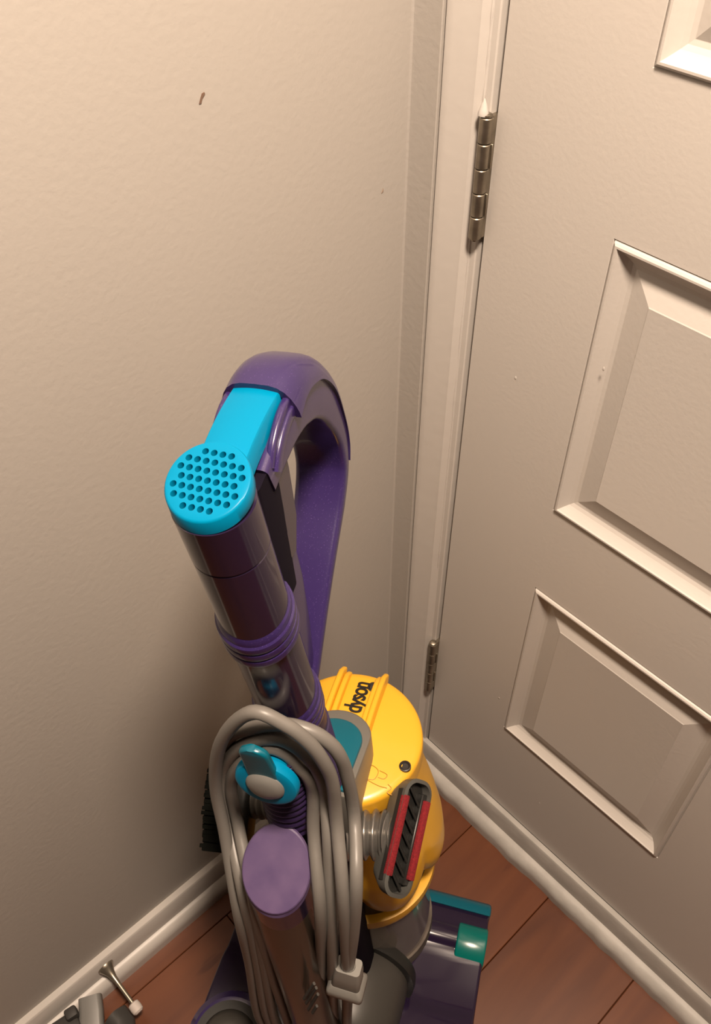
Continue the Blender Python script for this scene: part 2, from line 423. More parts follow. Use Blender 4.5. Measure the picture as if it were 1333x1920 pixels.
# ------------------------------------------------------------------ upright vacuum
VA = radians(32.6)
Wd = Vector((cos(VA), sin(VA), 0)); Fd = Vector((-sin(VA), cos(VA), 0)); Zd = Vector((0, 0, 1))
VO = Wd * 0.0515 + Fd * (-0.26547)
TILT = math.atan(0.075)                       # the upright leans a little to its left
TB = Matrix(((cos(TILT), 0, -sin(TILT), 0), (0, 1, 0, 0), (sin(TILT), 0, cos(TILT), 0), (0, 0, 0, 1)))
_ax = (Wd * cos(TILT) + Zd * sin(TILT), Fd, -Wd * sin(TILT) + Zd * cos(TILT))
def bl(u, v, axis, val):
    """photo pixel -> point on a plane of the upright's own frame"""
    d = _r * ((u - 666.5) / FPX) - _u * ((v - 960) / FPX) + _f
    n = _ax[axis]; t = (val - n.dot(CAM - VO)) / n.dot(d); P = CAM + d * t - VO
    return Vector((P.dot(_ax[0]), P.dot(_ax[1]), P.dot(_ax[2])))

vac = empty('upright_vacuum', VO, VA)
tag(vac, 'purple and yellow upright vacuum cleaner with teal trims and a wrapped grey cord', 'vacuum cleaner')
def vb(name, geo, m, parent=None, **k): return build(name, geo, m, parent or vac, tf=TB, **k)   # part of the leaning upright
def vh(name, geo, m, parent=None, **k): return build(name, geo, m, parent or vac, **k)          # part that stands flat on the floor

# --- cleaner head
HX0, HX1 = -0.192, 0.153
def extr_x(prof, x0, x1, bev=0.006, seg=3):
    bm = bmesh.new()
    vs = [bm.verts.new((x0, y, z)) for y, z in prof]; f = bm.faces.new(vs)
    r = bmesh.ops.extrude_face_region(bm, geom=[f])
    for e in r['geom']:
        if isinstance(e, bmesh.types.BMVert): e.co.x = x1
    bmesh.ops.recalc_face_normals(bm, faces=bm.faces)
    if bev:
        ed = [e for e in bm.edges if abs(e.verts[0].co.x - e.verts[1].co.x) < 1e-6]
        bmesh.ops.bevel(bm, geom=ed, offset=bev, segments=seg, profile=0.5, affect='EDGES', clamp_overlap=True)
    bm.verts.index_update()
    g = [v.co.copy() for v in bm.verts], [tuple(v.index for v in fc.verts) for fc in bm.faces]
    bm.free(); return g
hp = [(-0.018, 0.012), (-0.018, 0.058), (-0.024, 0.066), (-0.040, 0.0695), (-0.050, 0.0715)]
for q in range(9):
    a = pi * (0.12 + 0.76 * q / 8); hp.append((-0.066 - 0.0145 * -cos(a) * -1, 0.0695 + 0.0085 * sin(a)))
hp += [(-0.082, 0.0715), (-0.100, 0.0715), (-0.125, 0.0725), (-0.150, 0.0745), (-0.160, 0.0775), (-0.168, 0.084), (-0.180, 0.090), (-0.235, 0.098), (-0.285, 0.094), (-0.300, 0.080), (-0.300, 0.012)]
hp = sorted(hp[1:-1], key=lambda p: -p[0]); hp = [(-0.018, 0.012)] + hp + [(-0.300, 0.012)]
vh('head_cover', extr_x(hp, HX0, HX1, 0.004), M_purple_d, angle=45)
bp_ = [(0.0, 0.010), (0.0, 0.040), (-0.003, 0.052), (-0.009, 0.062), (-0.017, 0.0675), (-0.026, 0.0690), (-0.026, 0.010)]
vh('front_bumper', extr_x(bp_, HX0 - 0.001, HX1 + 0.0015, 0.004), M_teal_d, angle=45)
kn = [(-0.043, 0.050), (-0.043, 0.068), (-0.049, 0.0755), (-0.058, 0.0800), (-0.067, 0.0812), (-0.076, 0.0795), (-0.088, 0.0745), (-0.095, 0.068), (-0.095, 0.050)]
vh('belt_knob', extr_x(kn, 0.113, 0.1545, 0.0025), M_green, angle=45)
vh('soleplate', box(HX0 + 0.006, HX1 - 0.006, -0.295, -0.010, 0.003, 0.013, 0.002), M_black)
vh('ridge_screw', xf(lathe([(0.0045, 0), (0.004, 0.0012), (0.002, 0.0018)], 14), frame((0.052, -0.070, 0.0705), (0, 0.1, 1))), M_grey_l)
# side fender with the left wheel hub, and its twin on the right
for sx, cx in ((-1, -0.142), (1, 0.103)):
    vh('wheel_fender', xf(lathe([(0.052, 0.0), (0.058, 0.020), (0.057, 0.046), (0.050, 0.056), (0.044, 0.058)], 40), frame((cx, -0.262, 0.055), (0, -0.25, 1))), M_purple, angle=30)
    w = vh('wheel_hub', xf(lathe([(0.036, 0.0), (0.036, 0.060), (0.030, 0.070), (0.018, 0.077), (0.0, 0.079)], 36, cap1=False), frame((cx, -0.262, 0.055), (0, -0.25, 1))), M_motor)
    vh('hub_seal', xf(lathe([(0.036, 0.050), (0.046, 0.052), (0.046, 0.0605), (0.036, 0.0605)], 36, False, False), frame((cx, -0.262, 0.055), (0, -0.25, 1))), M_black, w)
    vh('wheel', xf(lathe([(0.030, -0.014), (0.036, -0.010), (0.036, 0.010), (0.030, 0.014)], 32), frame((cx, -0.31, 0.0365), (1, 0, 0))), M_black)

# --- motor housing behind the bin
mh = vb('motor_housing', xf(lathe([(0.066, 0.0), (0.0665, 0.02), (0.065, 0.06), (0.058, 0.09), (0.040, 0.108), (0.0, 0.115)], 48, cap1=False), frame((0.003, -0.152, 0.100), (0, -1, 0.20))), M_motor)
vb('housing_seal', xf(lathe([(0.066, -0.012), (0.0735, -0.012), (0.0745, -0.004), (0.0735, 0.003), (0.066, 0.004)], 48, False, False), frame((0.003, -0.152, 0.100), (0, -1, 0.20))), M_black, mh)

# --- dust bin
BC = (0.0, -0.066)
TBIN = Matrix.Translation((BC[0], BC[1], 0))
vb('clear_bin', xf(lathe([(0.074, 0.085), (0.0785, 0.088), (0.081, 0.262), (0.0785, 0.262), (0.076, 0.092), (0.0, 0.092)], 56, cap1=False), TBIN), M_clear)
vb('inner_cone', xf(lathe([(0.030, 0.094), (0.034, 0.20), (0.060, 0.24), (0.064, 0.26)], 40), TBIN), M_dust)
vb('bin_base', xf(lathe([(0.060, 0.03), (0.078, 0.045), (0.0815, 0.07), (0.0815, 0.092), (0.074, 0.095)], 48), TBIN), M_dust)
vb('bin_collar', xf(lathe([(0.080, 0.254), (0.0865, 0.256), (0.0885, 0.266), (0.088, 0.277), (0.079, 0.279)], 64), TBIN), M_yellow)
vb('collar_gap', xf(lathe([(0.0785, 0.274), (0.0785, 0.345)], 48), TBIN), M_black)
# lobed cyclone shroud
V, Fc = [], []
NL, NZ = 112, 26
prof_s = [(0.000, 0.0790), (0.10, 0.0965), (0.22, 0.1005), (0.38, 0.0985), (0.58, 0.0900), (0.80, 0.0795), (1.0, 0.0730)]
def interp(pr, t):
    for (a, ra), (b, rb) in zip(pr, pr[1:]):
        if t <= b: return ra + (rb - ra) * ((t - a) / (b - a))
    return pr[-1][1]
for j in range(NZ + 1):
    t = j / NZ
    for i in range(NL):
        th_ = 2 * pi * i / NL
        lob = abs(cos(3.5 * (th_ - 0.05)))                     # seven rounded lobes
        w = max(0.0, 1 - t / 0.85)
        r = interp(prof_s, t) * (1 - 0.10 * w * (1 - lob ** 0.6))
        zb = 0.292 + 0.034 * (1 - lob ** 0.8)                  # scalloped lower edge
        V.append(Vector((r * cos(th_), r * sin(th_), zb + (0.528 - zb) * t)))
for j in range(NZ):
    for i in range(NL):
        k = (i + 1) % NL; Fc.append((j * NL + i, j * NL + k, (j + 1) * NL + k, (j + 1) * NL + i))
Fc.append(tuple(reversed(range(NL))))
vb('cyclone_shroud', xf((V, Fc), TBIN), M_yellow, angle=50)
# lid: gently pitched either side of a raised strip
V, Fc = [], []
NR, NA = 14, 96
def lid_z(x, y):
    r = sqrt(x * x + y * y)
    z = 0.5635 - 0.010 * (r / 0.078) ** 2 - 0.06 * max(0, y) ** 1.2
    if x > 0.02: z -= 0.055 * (x - 0.02) * (1.0 if y > -0.012 - 0.1 * x else 1.0 - min(1, (-0.012 - 0.1 * x - y) / 0.03) * 0.75)
    if x < -0.02: z -= 0.055 * (-x - 0.02)
    return z
for j in range(NR + 1):
    r = 0.0765 * (j / NR)
    for i in range(NA):
        a = 2 * pi * i / NA; x, y = r * cos(a), r * sin(a); V.append(Vector((x, y, lid_z(x, y))))
for rr, dz in ((0.0785, -0.0022), (0.0790, -0.006), (0.0785, -0.027), (0.070, -0.029)):
    for i in range(NA):
        a = 2 * pi * i / NA; x, y = 0.0765 * cos(a), 0.0765 * sin(a); V.append(Vector((rr * cos(a), rr * sin(a), lid_z(x, y) + dz)))
for j in range(NR + 4):
    for i in range(NA):
        k = (i + 1) % NA; Fc.append((j * NA + i, j * NA + k, (j + 1) * NA + k, (j + 1) * NA + i))
lid = vb('bin_lid', xf((V, Fc), TBIN), M_yellow, angle=45)
# raised ribs on the lid (each a swept bar following the lid)
def lid_pt(x, y, dz=0): return Vector((x + BC[0], y + BC[1], lid_z(x, y) + dz))
for sx in (-1, 1):
    P = [lid_pt(sx * (0.0225 + 0.001 * (q / 14)), -0.050 + 0.124 * q / 14, 0.0050 - 0.006 * max(0, q - 13)) for q in range(15)]
    rb = vb('lid_rib', sweep(P, rrect(0.0062, 0.018, 0.0022, 3), xref=(1, 0, 0)), M_yellow, lid)
    P2 = [p + Vector((-sx * 0.0062, 0, -0.001)) for p in P]
    vb('rib_step', sweep(P2, rrect(0.0060, 0.010, 0.002, 3), xref=(1, 0, 0)), M_yellow, rb)
for (x, y) in ((0.067, -0.022), (0.0135, 0.0605)):
    vb('lid_screw', xf(lathe([(0.0060, -0.004), (0.0060, 0.0008), (0.0050, 0.0012), (0.0035, -0.0004), (0.0, -0.0006)], 18, cap1=False), frame(lid_pt(x, y, 0.0012), (0, 0, 1))), M_screw, lid)
# brand name on the strip
tcur = bpy.data.curves.new('brand_text', 'FONT'); tcur.body = 'dyson'; tcur.size = 0.0205; tcur.extrude = 0.0003; tcur.offset = 0.00035; tcur.space_character = 0.90
tmp = bpy.data.objects.new('brand_text_tmp', tcur); col.objects.link(tmp)
bpy.context.view_layer.update()
tm = bpy.data.meshes.new_from_object(tmp.evaluated_get(bpy.context.evaluated_depsgraph_get()))
g = [v.co.copy() for v in tm.vertices], [tuple(p.vertices) for p in tm.polygons]
bpy.data.objects.remove(tmp); bpy.data.curves.remove(tcur); bpy.data.meshes.remove(tm)
TX0, TY0 = 0.0095, 0.0215
gv = []
for p in g[0]:
    x, y = TX0 - p.y * 1.35, TY0 + p.x                       # reads forwards along the strip
    q = lid_pt(x, y, 0.0009 + p.z); gv.append(q)
vb('brand_lettering', (gv, g[1]), M_ink, lid, smooth=False)
# moulded signature on the near half of the lid
sig = [[(0.030, -0.034), (0.036, -0.031), (0.043, -0.035), (0.041, -0.044), (0.034, -0.046), (0.046, -0.049), (0.055, -0.049)],
       [(0.044, -0.034), (0.052, -0.036), (0.050, -0.041), (0.044, -0.041)], [(0.055, -0.045), (0.059, -0.048), (0.056, -0.053), (0.061, -0.054)]]
gs = [sweep(spline([lid_pt(x, y, 0.0003) for x, y in s], 30), circ(0.00038, 5)) for s in sig]
vb('moulded_signature', join(*gs), M_scrawl, lid)

# latch block and teal bin-release plate between hose and lid
def arch(hw, yr, yf, n=16):
    out = [(hw, yr), (hw, yf - hw)]
    for i in range(1, n): a = pi * i / n; out.append((hw * cos(a), yf - hw + hw * sin(a)))
    out += [(-hw, yf - hw), (-hw, yr)]
    return out
lz = lambda x, y: 0.590 - 0.30 * (y + 0.062)
lb = vb('latch_block', prism(arch(0.0350, -0.165, -0.058), 0.535, 0, 0.003, 2, ztop=lz), M_grey, angle=40)
vb('bin_release', prism(arch(0.0290, -0.160, -0.073), 0.50, 0, 0.002, 2, ztop=lambda x, y: lz(x, y) + 0.0035), M_teal_d, lb, angle=40)
# carrying bracket: the square grey plate that holds the strip's rear end
vb('latch_plate', box(-0.0195, 0.0195, -0.108, -0.072, 0.575, 0.583, 0.002), M_grey, lb)

# --- spine that carries hose, duct and handle
vb('spine', sweep([(0, -0.150, 0.05), (0, -0.160, 0.25), (0, -0.172, 0.50), (0, -0.178, 0.70)], rrect(0.05, 0.05, 0.018, 5), xref=(1, 0, 0)), M_fin)

# --- wand
WB = Vector((0, -0.169, 0.775)); WDIR = Vector((0, -0.033, 0.261)).normalized(); WL = 0.2631
WF = frame(WB, WDIR)
R = 0.0243
wand = vb('wand_tube', xf(lathe([(R, -0.02), (R, 0.205), (R - 0.0006, 0.2056), (R - 0.0006, 0.2066), (R + 0.0002, 0.2072), (R + 0.0004, WL - 0.0160), (R - 0.001, WL - 0.0158), (R - 0.003, WL - 0.0150), (R - 0.003, WL - 0.04), (0.0, WL - 0.04)], 64, cap1=False), WF), M_purple_d, angle=30)
def collar(z0, slant, nm):
    prof = []
    for q in range(3):
        zc = z0 + q * 0.0085
        prof += [(R + 0.0016, zc - 0.0042), (R + 0.0030, zc - 0.0030), (R + 0.0034, zc), (R + 0.0030, zc + 0.0028), (R + 0.0016, zc + 0.0040)]
    prof = [(R - 0.001, z0 - 0.006)] + prof + [(R + 0.0012, z0 + 0.026), (R - 0.001, z0 + 0.029)]
    v, f = lathe(prof, 56)
    v = [Vector((p.x, p.y, p.z + slant * p.y)) for p in v]
    return vb(nm, xf((v, f), WF), M_purple, wand, angle=30)
collar(0.112, 0.25, 'collar'); collar(-0.012, 0.25, 'collar')
# perforated teal end cap
RC = 0.0248; zc_ = WL
bm = bmesh.new()
def ring_b(cx, cy, r, n):
    vs = [bm.verts.new((cx + r * cos(2 * pi * i / n), cy + r * sin(2 * pi * i / n), 0)) for i in range(n)]
    return [bm.edges.new((vs[i], vs[(i + 1) % n])) for i in range(n)]
edges = ring_b(0, 0, RC - 0.0016, 72); holes = []
BA, BB = Vector((0.0053, -0.0004)), Vector((-0.0022, 0.0058)); SH = math.tan(radians(12)); CY = 0.0010
def sh(g): return [Vector((p[0], p[1] + CY, p[2] + SH * (p[1] + CY))) for p in g[0]], g[1]
rows = [(3, 0, 3), (2, -2, 4), (1, -3, 4), (0, -3, 3), (-1, -4, 3), (-2, -4, 2), (-3, -3, 0)]
RH = 0.00198
for r_, c0, c1 in rows:
    for c in range(c0, c1 + 1):
        hx, hy = c * BA + r_ * BB
        holes.append((hx, hy)); edges += ring_b(hx, hy, RH, 14)
bmesh.ops.triangle_fill(bm, use_beauty=True, use_dissolve=False, edges=edges)
bm.verts.index_update()
plate = [v.co + Vector((0, 0, zc_)) for v in bm.verts], [tuple(v.index for v in f.verts) for f in bm.faces]
bm.free()
sleeves = []
for hx, hy in holes:
    g = lathe([(RH, 0), (RH * 0.94, -0.0022), (RH * 0.9, -0.0045)], 14, False, False)
    sleeves.append(([p + Vector((hx, hy, zc_)) for p in g[0]], g[1]))
rim = lathe([(RC - 0.0016, zc_), (RC - 0.0006, zc_ - 0.0004), (RC, zc_ - 0.0014), (RC + 0.0002, zc_ - 0.0105), (RC - 0.0006, zc_ - 0.0118), (RC - 0.003, zc_ - 0.0118), (RC - 0.003, zc_ - 0.0045), (0, zc_ - 0.0045)], 72, False, False)
# underside of the plate stays open below each hole
under = (rim[0][:72 * 7], [f for f in rim[1] if max(f) < 72 * 7])
cap = vb('end_cap', xf(sh(join(plate, under, *sleeves)), WF), M_teal, wand, angle=35)
vb('cap_core', xf(sh(lathe([(RC - 0.003, zc_ - 0.013), (0.0, zc_ - 0.013)], 32, False, False)), WF), M_black, cap)

# --- handle loop
hpath = [(-0.168, 1.017), (-0.140, 1.0255), (-0.110, 1.0275), (-0.080, 1.020), (-0.052, 1.001), (-0.030, 0.966), (-0.020, 0.928), (-0.0235, 0.895), (-0.042, 0.868), (-0.078, 0.836), (-0.110, 0.804), (-0.138, 0.772), (-0.158, 0.745)]
hthk = [0.026, 0.029, 0.031, 0.032, 0.031, 0.026, 0.018, 0.013, 0.012, 0.0115, 0.011, 0.011, 0.011]
hwid = [0.040, 0.042, 0.0425, 0.0425, 0.0425, 0.0425, 0.0425, 0.042, 0.041, 0.039, 0.037, 0.035, 0.033]
SP = spline([(0, y, z) for y, z in hpath], 96)
def along(arr, u):
    t = u * (len(arr) - 1); i = min(int(t), len(arr) - 2); return arr[i] + (arr[i + 1] - arr[i]) * (t - i)
def hsec(i, u):
    w, t = along(hwid, u), along(hthk, u)
    return [(x, y + t / 2) for x, y in rrect(w, t, 0.0045, 4)]
handle = vb('handle_loop', sweep(SP, hsec, xref=(1, 0, 0)), M_purple, angle=45)
# inner groove panel of the strap
SP2 = [p for p in SP if p.z < 0.90 and p.y > -0.15]
vb('strap_inlay', sweep([p + Vector((0, -0.0078, -0.0105)) for p in SP2], rrect(0.024, 0.0035, 0.001, 2), xref=(1, 0, 0)), M_purple_d, handle)
# hood over the top of the loop
hood = [(-0.121, 1.0335), (-0.105, 1.0350), (-0.085, 1.0300), (-0.060, 1.0145), (-0.038, 0.986), (-0.0255, 0.950), (-0.0195, 0.918), (-0.0215, 0.899)]
HP = spline([(0, y, z) for y, z in hood], 44)
def hoodsec(i, u):
    w = 0.0262 - 0.0046 * u; crown = 0.0100 * (1 - 0.80 * u); drop = 0.0150 * (1 - 0.85 * min(1, u / 0.8)); out = []
    n = 14
    for q in range(n + 1):
        a = pi * q / n; s = cos(a); out.append((w * math.copysign(abs(s) ** 0.72, s), -crown * sin(a) ** 0.75 + drop * (abs(s) ** 3)))
    for q in range(n, -1, -1):
        a = pi * q / n; s = cos(a); out.append(((w - 0.0038) * math.copysign(abs(s) ** 0.72, s), -(crown - 0.0042) * sin(a) ** 0.75 + 0.0006 + (drop - 0.0006) * (abs(s) ** 3)))
    return out
vb('handle_hood', sweep(HP, hoodsec, xref=(1, 0, 0)), M_purple, handle, angle=50)
# teal release strip from the cap up under the hood
tp = [(-0.1815, 1.0335), (-0.168, 1.0365), (-0.150, 1.0385), (-0.130, 1.0385), (-0.108, 1.0365), (-0.098, 1.035)]
TPp = spline([(0, y, z) for y, z in tp], 30)
def tsec(i, u):
    w = 0.0292 + 0.002 * u; t = 0.016; out = []
    n = 10
    for q in range(n + 1):
        s = -1 + 2 * q / n; out.append((s * w / 2 * 0.94, -0.0018 * (1 - s * s)))
    out += [(w / 2, 0.0014), (w / 2, t), (-w / 2, t), (-w / 2, 0.0014)]
    return out
vb('release_strip', sweep(TPp, tsec, xref=(1, 0, 0)), M_teal, handle, angle=40)
# channel walls either side of the strip
for sx in (-1, 1):
    cw = spline([(sx * 0.0184, y, z) for y, z in ((-0.160, 1.012), (-0.150, 1.022), (-0.132, 1.0295), (-0.108, 1.0295))], 16)
    vb('channel_wall', sweep(cw, lambda i, u: rrect(0.0050, 0.0055 + 0.004 * u, 0.0018, 3), xref=(1, 0, 0)), M_purple, handle)
    cw2 = [p + Vector((sx * 0.0021, 0.004, -0.0062)) for p in cw]
    vb('channel_lip', sweep(cw2, rrect(0.0042, 0.009, 0.0016, 3), xref=(1, 0, 0)), M_purple, handle)
# trigger housing with vertical fins
hs = vb('trigger_housing', sweep([(0, -0.166, 1.014), (0, -0.163, 0.975), (0, -0.160, 0.93), (0, -0.157, 0.89)], lambda i, u: rrect(0.038 - 0.008 * u, 0.034 - 0.006 * u, 0.004, 3), xref=(1, 0, 0)), M_fin, handle)
for x in (-0.0165, -0.0055, 0.0055, 0.0165):
    vb('fin', sweep([(x * 0.95, -0.141, 1.008), (x * 0.95, -0.139, 0.985), (x * 0.95, -0.140, 0.945), (x * 0.9, -0.148, 0.920)], lambda i, u: rrect(0.0022, 0.020, 0.0006, 1), xref=(1, 0, 0)), M_purple_d, hs)
# web between wand and strap
vb('handle_web', sweep([(0, -0.148, 0.925), (0, -0.148, 0.88), (0, -0.150, 0.83), (0, -0.153, 0.77)], lambda i, u: rrect(0.026, 0.034 + 0.010 * sin(pi * u), 0.004, 3), xref=(1, 0, 0)), M_purple, handle)

# --- hoses
P0 = WB + WDIR * -0.028
vb('hose_cuff', xf(lathe([(R + 0.0008, -0.052), (R + 0.0012, -0.030), (R + 0.0004, -0.012)], 48), WF), M_purple_h)
vb('hose', ribbed([WB + WDIR * -0.045, WB + WDIR * -0.12, WB + WDIR * -0.22, WB + WDIR * -0.36, WB + WDIR * -0.5], 0.0238, 62, 0.0030), M_purple_h, angle=60)
vb('hose_return', ribbed([(0, -0.201, 0.760), (0, -0.203, 0.735), (0, -0.2035, 0.700), (0, -0.2035, 0.655)], 0.0205, 15, 0.0024, per=8), M_purple_h, angle=60)
# duct with oblique lilac cap
DT = Vector((0, -0.2555, 0.650)); NCAP = Vector((0.08, -0.60, 0.80)).normalized()
V, Fc = [], []; n = 44
def ductpt(a, z, r): return Vector((r * cos(a), -0.2525 + (0.65 - z) * -0.035 + r * sin(a), z))
rings = [0.08, 0.20, 0.35, 0.50]
for z in rings:
    for i in range(n): V.append(ductpt(2 * pi * i / n, z, 0.0272))
top = []
for i in range(n):
    a = 2 * pi * i / n; p = ductpt(a, 0.65, 0.0285); d = p - DT
    z = 0.650 - (NCAP.x * d.x + NCAP.y * d.y) / NCAP.z * 0.94
    top.append(Vector((p.x, p.y, z)))
for p in top: V.append(p + Vector((0, 0, -0.034)))
for k in range(len(rings)):
    for i in range(n):
        j = (i + 1) % n; Fc.append((k * n + i, k * n + j, (k + 1) * n + j, (k + 1) * n + i))
Fc.append(tuple(range(len(rings) * n, len(rings) * n + n)))
duct = vb('duct_tube', (V, Fc), M_duct, angle=40)
V, Fc = [], []
for k, (s, dz) in enumerate(((1.0, -0.008), (1.02, -0.003), (1.0, -0.0008), (0.965, 0.0))):
    for p in top:
        c = Vector((DT.x, DT.y, DT.z)); q = c + (p - c) * s
        V.append(q + (Vector((0, 0, dz)) if k == 0 else NCAP * dz))
for k in range(3):
    for i in range(n):
        j = (i + 1) % n; Fc.append((k * n + i, k * n + j, (k + 1) * n + j, (k + 1) * n + i))
Fc.append(tuple(range(3 * n, 4 * n)))
vb('duct_cap', (V, Fc), M_purple_l, duct, angle=30)
Vc = [p * 1.0 + Vector((0, 0, -0.007)) for p in top] + [Vector((p.x * 1.0, p.y, 0.585 + 0.35 * (p.z - 0.65))) for p in top]
vb('duct_collar', (Vc, [(i, (i + 1) % n, n + (i + 1) % n, n + i) for i in range(n)]), M_purple_d, duct)
# small grille slats low on the duct
for q, (ua, va, ub, vb_) in enumerate(((570, 1873, 589, 1844), (574, 1881, 593, 1852), (578, 1893, 596, 1864), (586, 1899, 594, 1886))):
    vb('grille_slat', sweep([bl(ua, va, 1, -0.2895), bl(ub, vb_, 1, -0.2880)], rrect(0.0022, 0.0030, 0.0006, 1)), mat('slat_grey', (0.07, 0.065, 0.06), 0.8, spec=0.1), duct)

# --- cord hook
HC = Vector((0.001, -0.230, 0.757))
HFm = frame(HC, (0.0, -1, 0.10))
hook = vb('cord_hook', join(xf(lathe([(0.013, -0.030), (0.013, -0.006), (0.0225, -0.0055), (0.0248, -0.004), (0.0252, 0.0), (0.0240, 0.0034), (0.0215, 0.0046), (0.0150, 0.0040)], 44), HFm),
          ), M_teal, angle=40)
tabp = spline([HC + Vector((-0.001, -0.0005, 0.012)), HC + Vector((-0.002, -0.001, 0.030)), HC + Vector((-0.0035, -0.0020, 0.050))], 12)
vb('hook_tab', sweep(tabp, lambda i, u: rrect(0.0250 * (1 - 0.10 * u) * (1 if u < 0.8 else sqrt(max(0.12, 1 - ((u - 0.8) / 0.21) ** 2))), 0.0062, 0.0026, 3), xref=(1, 0, 0)), M_teal_d, hook, angle=50)
vb('hook_button', xf(lathe([(0.0152, 0.001), (0.0152, 0.0050), (0.0125, 0.0072), (0.007, 0.0086), (0.0, 0.0090)], 36, cap1=False), HFm), M_grey_l, hook)

# --- cord: one long run wrapped over the hook and round the lower hook
def ydep(v, ytop): 
    t = min(1, max(0, (v - 1480) / 240)); return ytop + (-0.266 - ytop) * (t * t * (3 - 2 * t))
runs = [
 (-0.2110, [(540, 1915), (505, 1810), (476, 1690), (445, 1540), (433, 1480), (441, 1444), (470, 1415), (505, 1402), (535, 1412), (558, 1435), (578, 1457), (587, 1491), (588, 1560), (600, 1700), (603, 1800), (606, 1915)]),
 (-0.2090, [(505, 1915), (482, 1800), (457, 1680), (430, 1545), (418, 1460), (437, 1412), (474, 1390), (515, 1384), (546, 1394), (576, 1418), (598, 1450), (610, 1500), (617, 1600), (623, 1750), (628, 1915)]),
 (-0.2165, [(490, 1915), (467, 1800), (447, 1712), (421, 1560), (404, 1470), (416, 1388), (470, 1336), (533, 1358), (576, 1390), (605, 1426), (623, 1467), (631, 1540), (645, 1700), (651, 1850), (650, 1915)]),
 (-0.2045, [(517, 1915), (489, 1775), (464, 1665), (424, 1540), (410, 1450), (428, 1385), (477, 1364), (525, 1358), (567, 1365), (605, 1383), (634, 1412), (650, 1453), (664, 1530), (668, 1650), (663, 1740), (654, 1812)])]
pts = []
for k, (yt, pl) in enumerate(runs):
    for (u, v) in pl: pts.append(bl(u, v, 1, ydep(v, yt)))
    if k < len(runs) - 1:
        pts += [Vector((0.035 - 0.006 * k, -0.262 - 0.004 * k, 0.17)), Vector((0.0, -0.264 - 0.004 * k, 0.125)), Vector((-0.04, -0.262 - 0.004 * k, 0.17))]
CR = 0.0054
vb('power_cord', sweep(spline(pts, len(pts) * 6), circ(CR, 12)), M_cord, angle=60)
PP = bl(654, 1812, 1, -0.266); PD = (bl(645, 1893, 1, -0.276) - PP); PLn = PD.length; PF = frame(PP, PD) @ Matrix.Scale(0.88, 4)
plug = vb('plug', join(xf(lathe([(0.0066, -0.004), (0.0078, 0.0), (0.0078, 0.010), (0.0072, 0.014)], 20), PF)), M_plug)
pb = []
vb('plug_body', xf(sweep([(0, 0, -0.002), (0, 0, 0.012), (0, 0, 0.032), (0, 0, 0.036)], lambda i, u: rrect(*[(0.026, 0.018), (0.029, 0.021), (0.031, 0.022), (0.029, 0.020)][i], 0.004, 3), xref=(1, 0, 0)), PF), M_plug, plug, angle=40)
vb('plug_flange', xf(sweep([(0, 0, 0.034), (0, 0, 0.040), (0, 0, 0.050), (0, 0, 0.053)], lambda i, u: rrect(*[(0.031, 0.022), (0.039, 0.029), (0.040, 0.030), (0.037, 0.027)][i], 0.004, 3), xref=(1, 0, 0)), PF), M_plug, plug, angle=40)
for sx in (-0.0065, 0.0065):
    vb('prong', xf(box(sx - 0.0009, sx + 0.0009, -0.0032, 0.0032, 0.052, 0.070, 0.0003, 1), PF), M_metal, plug)

# ------------------------------------------------------------------ stair tool (clipped to the right side)
TC = Vector((0.0845, -0.152, 0.538)); TL = Vector((0.046, 0.917, 0.398)).normalized()
TN = Vector((0.80, -0.24, 0.56)); TN = (TN - TL * TN.dot(TL)).normalized(); TX = TL.cross(TN)
TF = Matrix(((TX.x, TL.x, TN.x, TC.x), (TX.y, TL.y, TN.y, TC.y), (TX.z, TL.z, TN.z, TC.z), (0, 0, 0, 1)))
st = empty('stair_tool', VO, VA); tag(st, 'grey stair tool with red lint strips clipped beside the yellow bin', 'vacuum tool')
def vt(name, geo, m, parent=None, **k): return build(name, xf(geo, TF @ Matrix.Scale(0.93, 4)), m, parent or st, tf=TB, **k)
SW, SL = 0.0405, 0.118
out_o = rrect(SW, SL, 0.016, 6); out_i = rrect(SW - 0.007, SL - 0.008, 0.0125, 6); n = len(out_o)
V = [Vector((x * 0.72, y * 0.80, -0.026)) for x, y in out_o] + [Vector((x * 0.95, y * 0.97, -0.012)) for x, y in out_o] + [Vector((x, y, 0.0)) for x, y in out_o] + [Vector((x, y, 0.0012)) for x, y in out_i] + [Vector((x, y, -0.010)) for x, y in out_i]
Fc = []
for k in range(4):
    for i in range(n): j = (i + 1) % n; Fc.append((k * n + i, k * n + j, (k + 1) * n + j, (k + 1) * n + i))
Fc.append(tuple(range(n)))
shell = vt('tool_shell', (V, Fc), mat('tool_grey', (0.075, 0.075, 0.069), 0.42), angle=40)
vt('tool_cavity', prism(rrect(SW - 0.0072, SL - 0.0082, 0.0124, 6), -0.0105, -0.0098), M_black, shell)
for sx in (-1, 1):
    vt('lint_strip', box(sx * 0.0162 - 0.0040, sx * 0.0162 + 0.0040, -0.040, 0.040, -0.006, 0.0016, 0.0015, 2), M_red)
    vt('strip_holder', box(sx * 0.0150 - 0.0052, sx * 0.0150 + 0.0052, -0.046, 0.046, -0.0105, -0.003, 0.001, 1), M_black)
for q in range(7):
    y = -0.042 + q * 0.014
    vt('tooth', sweep([(-0.0092, y + 0.008, -0.0058), (0.0092, y - 0.008, -0.0058)], rrect(0.0024, 0.0085, 0.0008, 2)), M_black)
NP = [Vector((0, -0.002, -0.018)), Vector((-0.006, -0.004, -0.030)), Vector((-0.018, -0.008, -0.045)), Vector((-0.031, -0.013, -0.058))]
vt('tool_neck', ribbed(NP, 0.0205, 6, 0.0060, m=32, per=10), M_spring, angle=60)

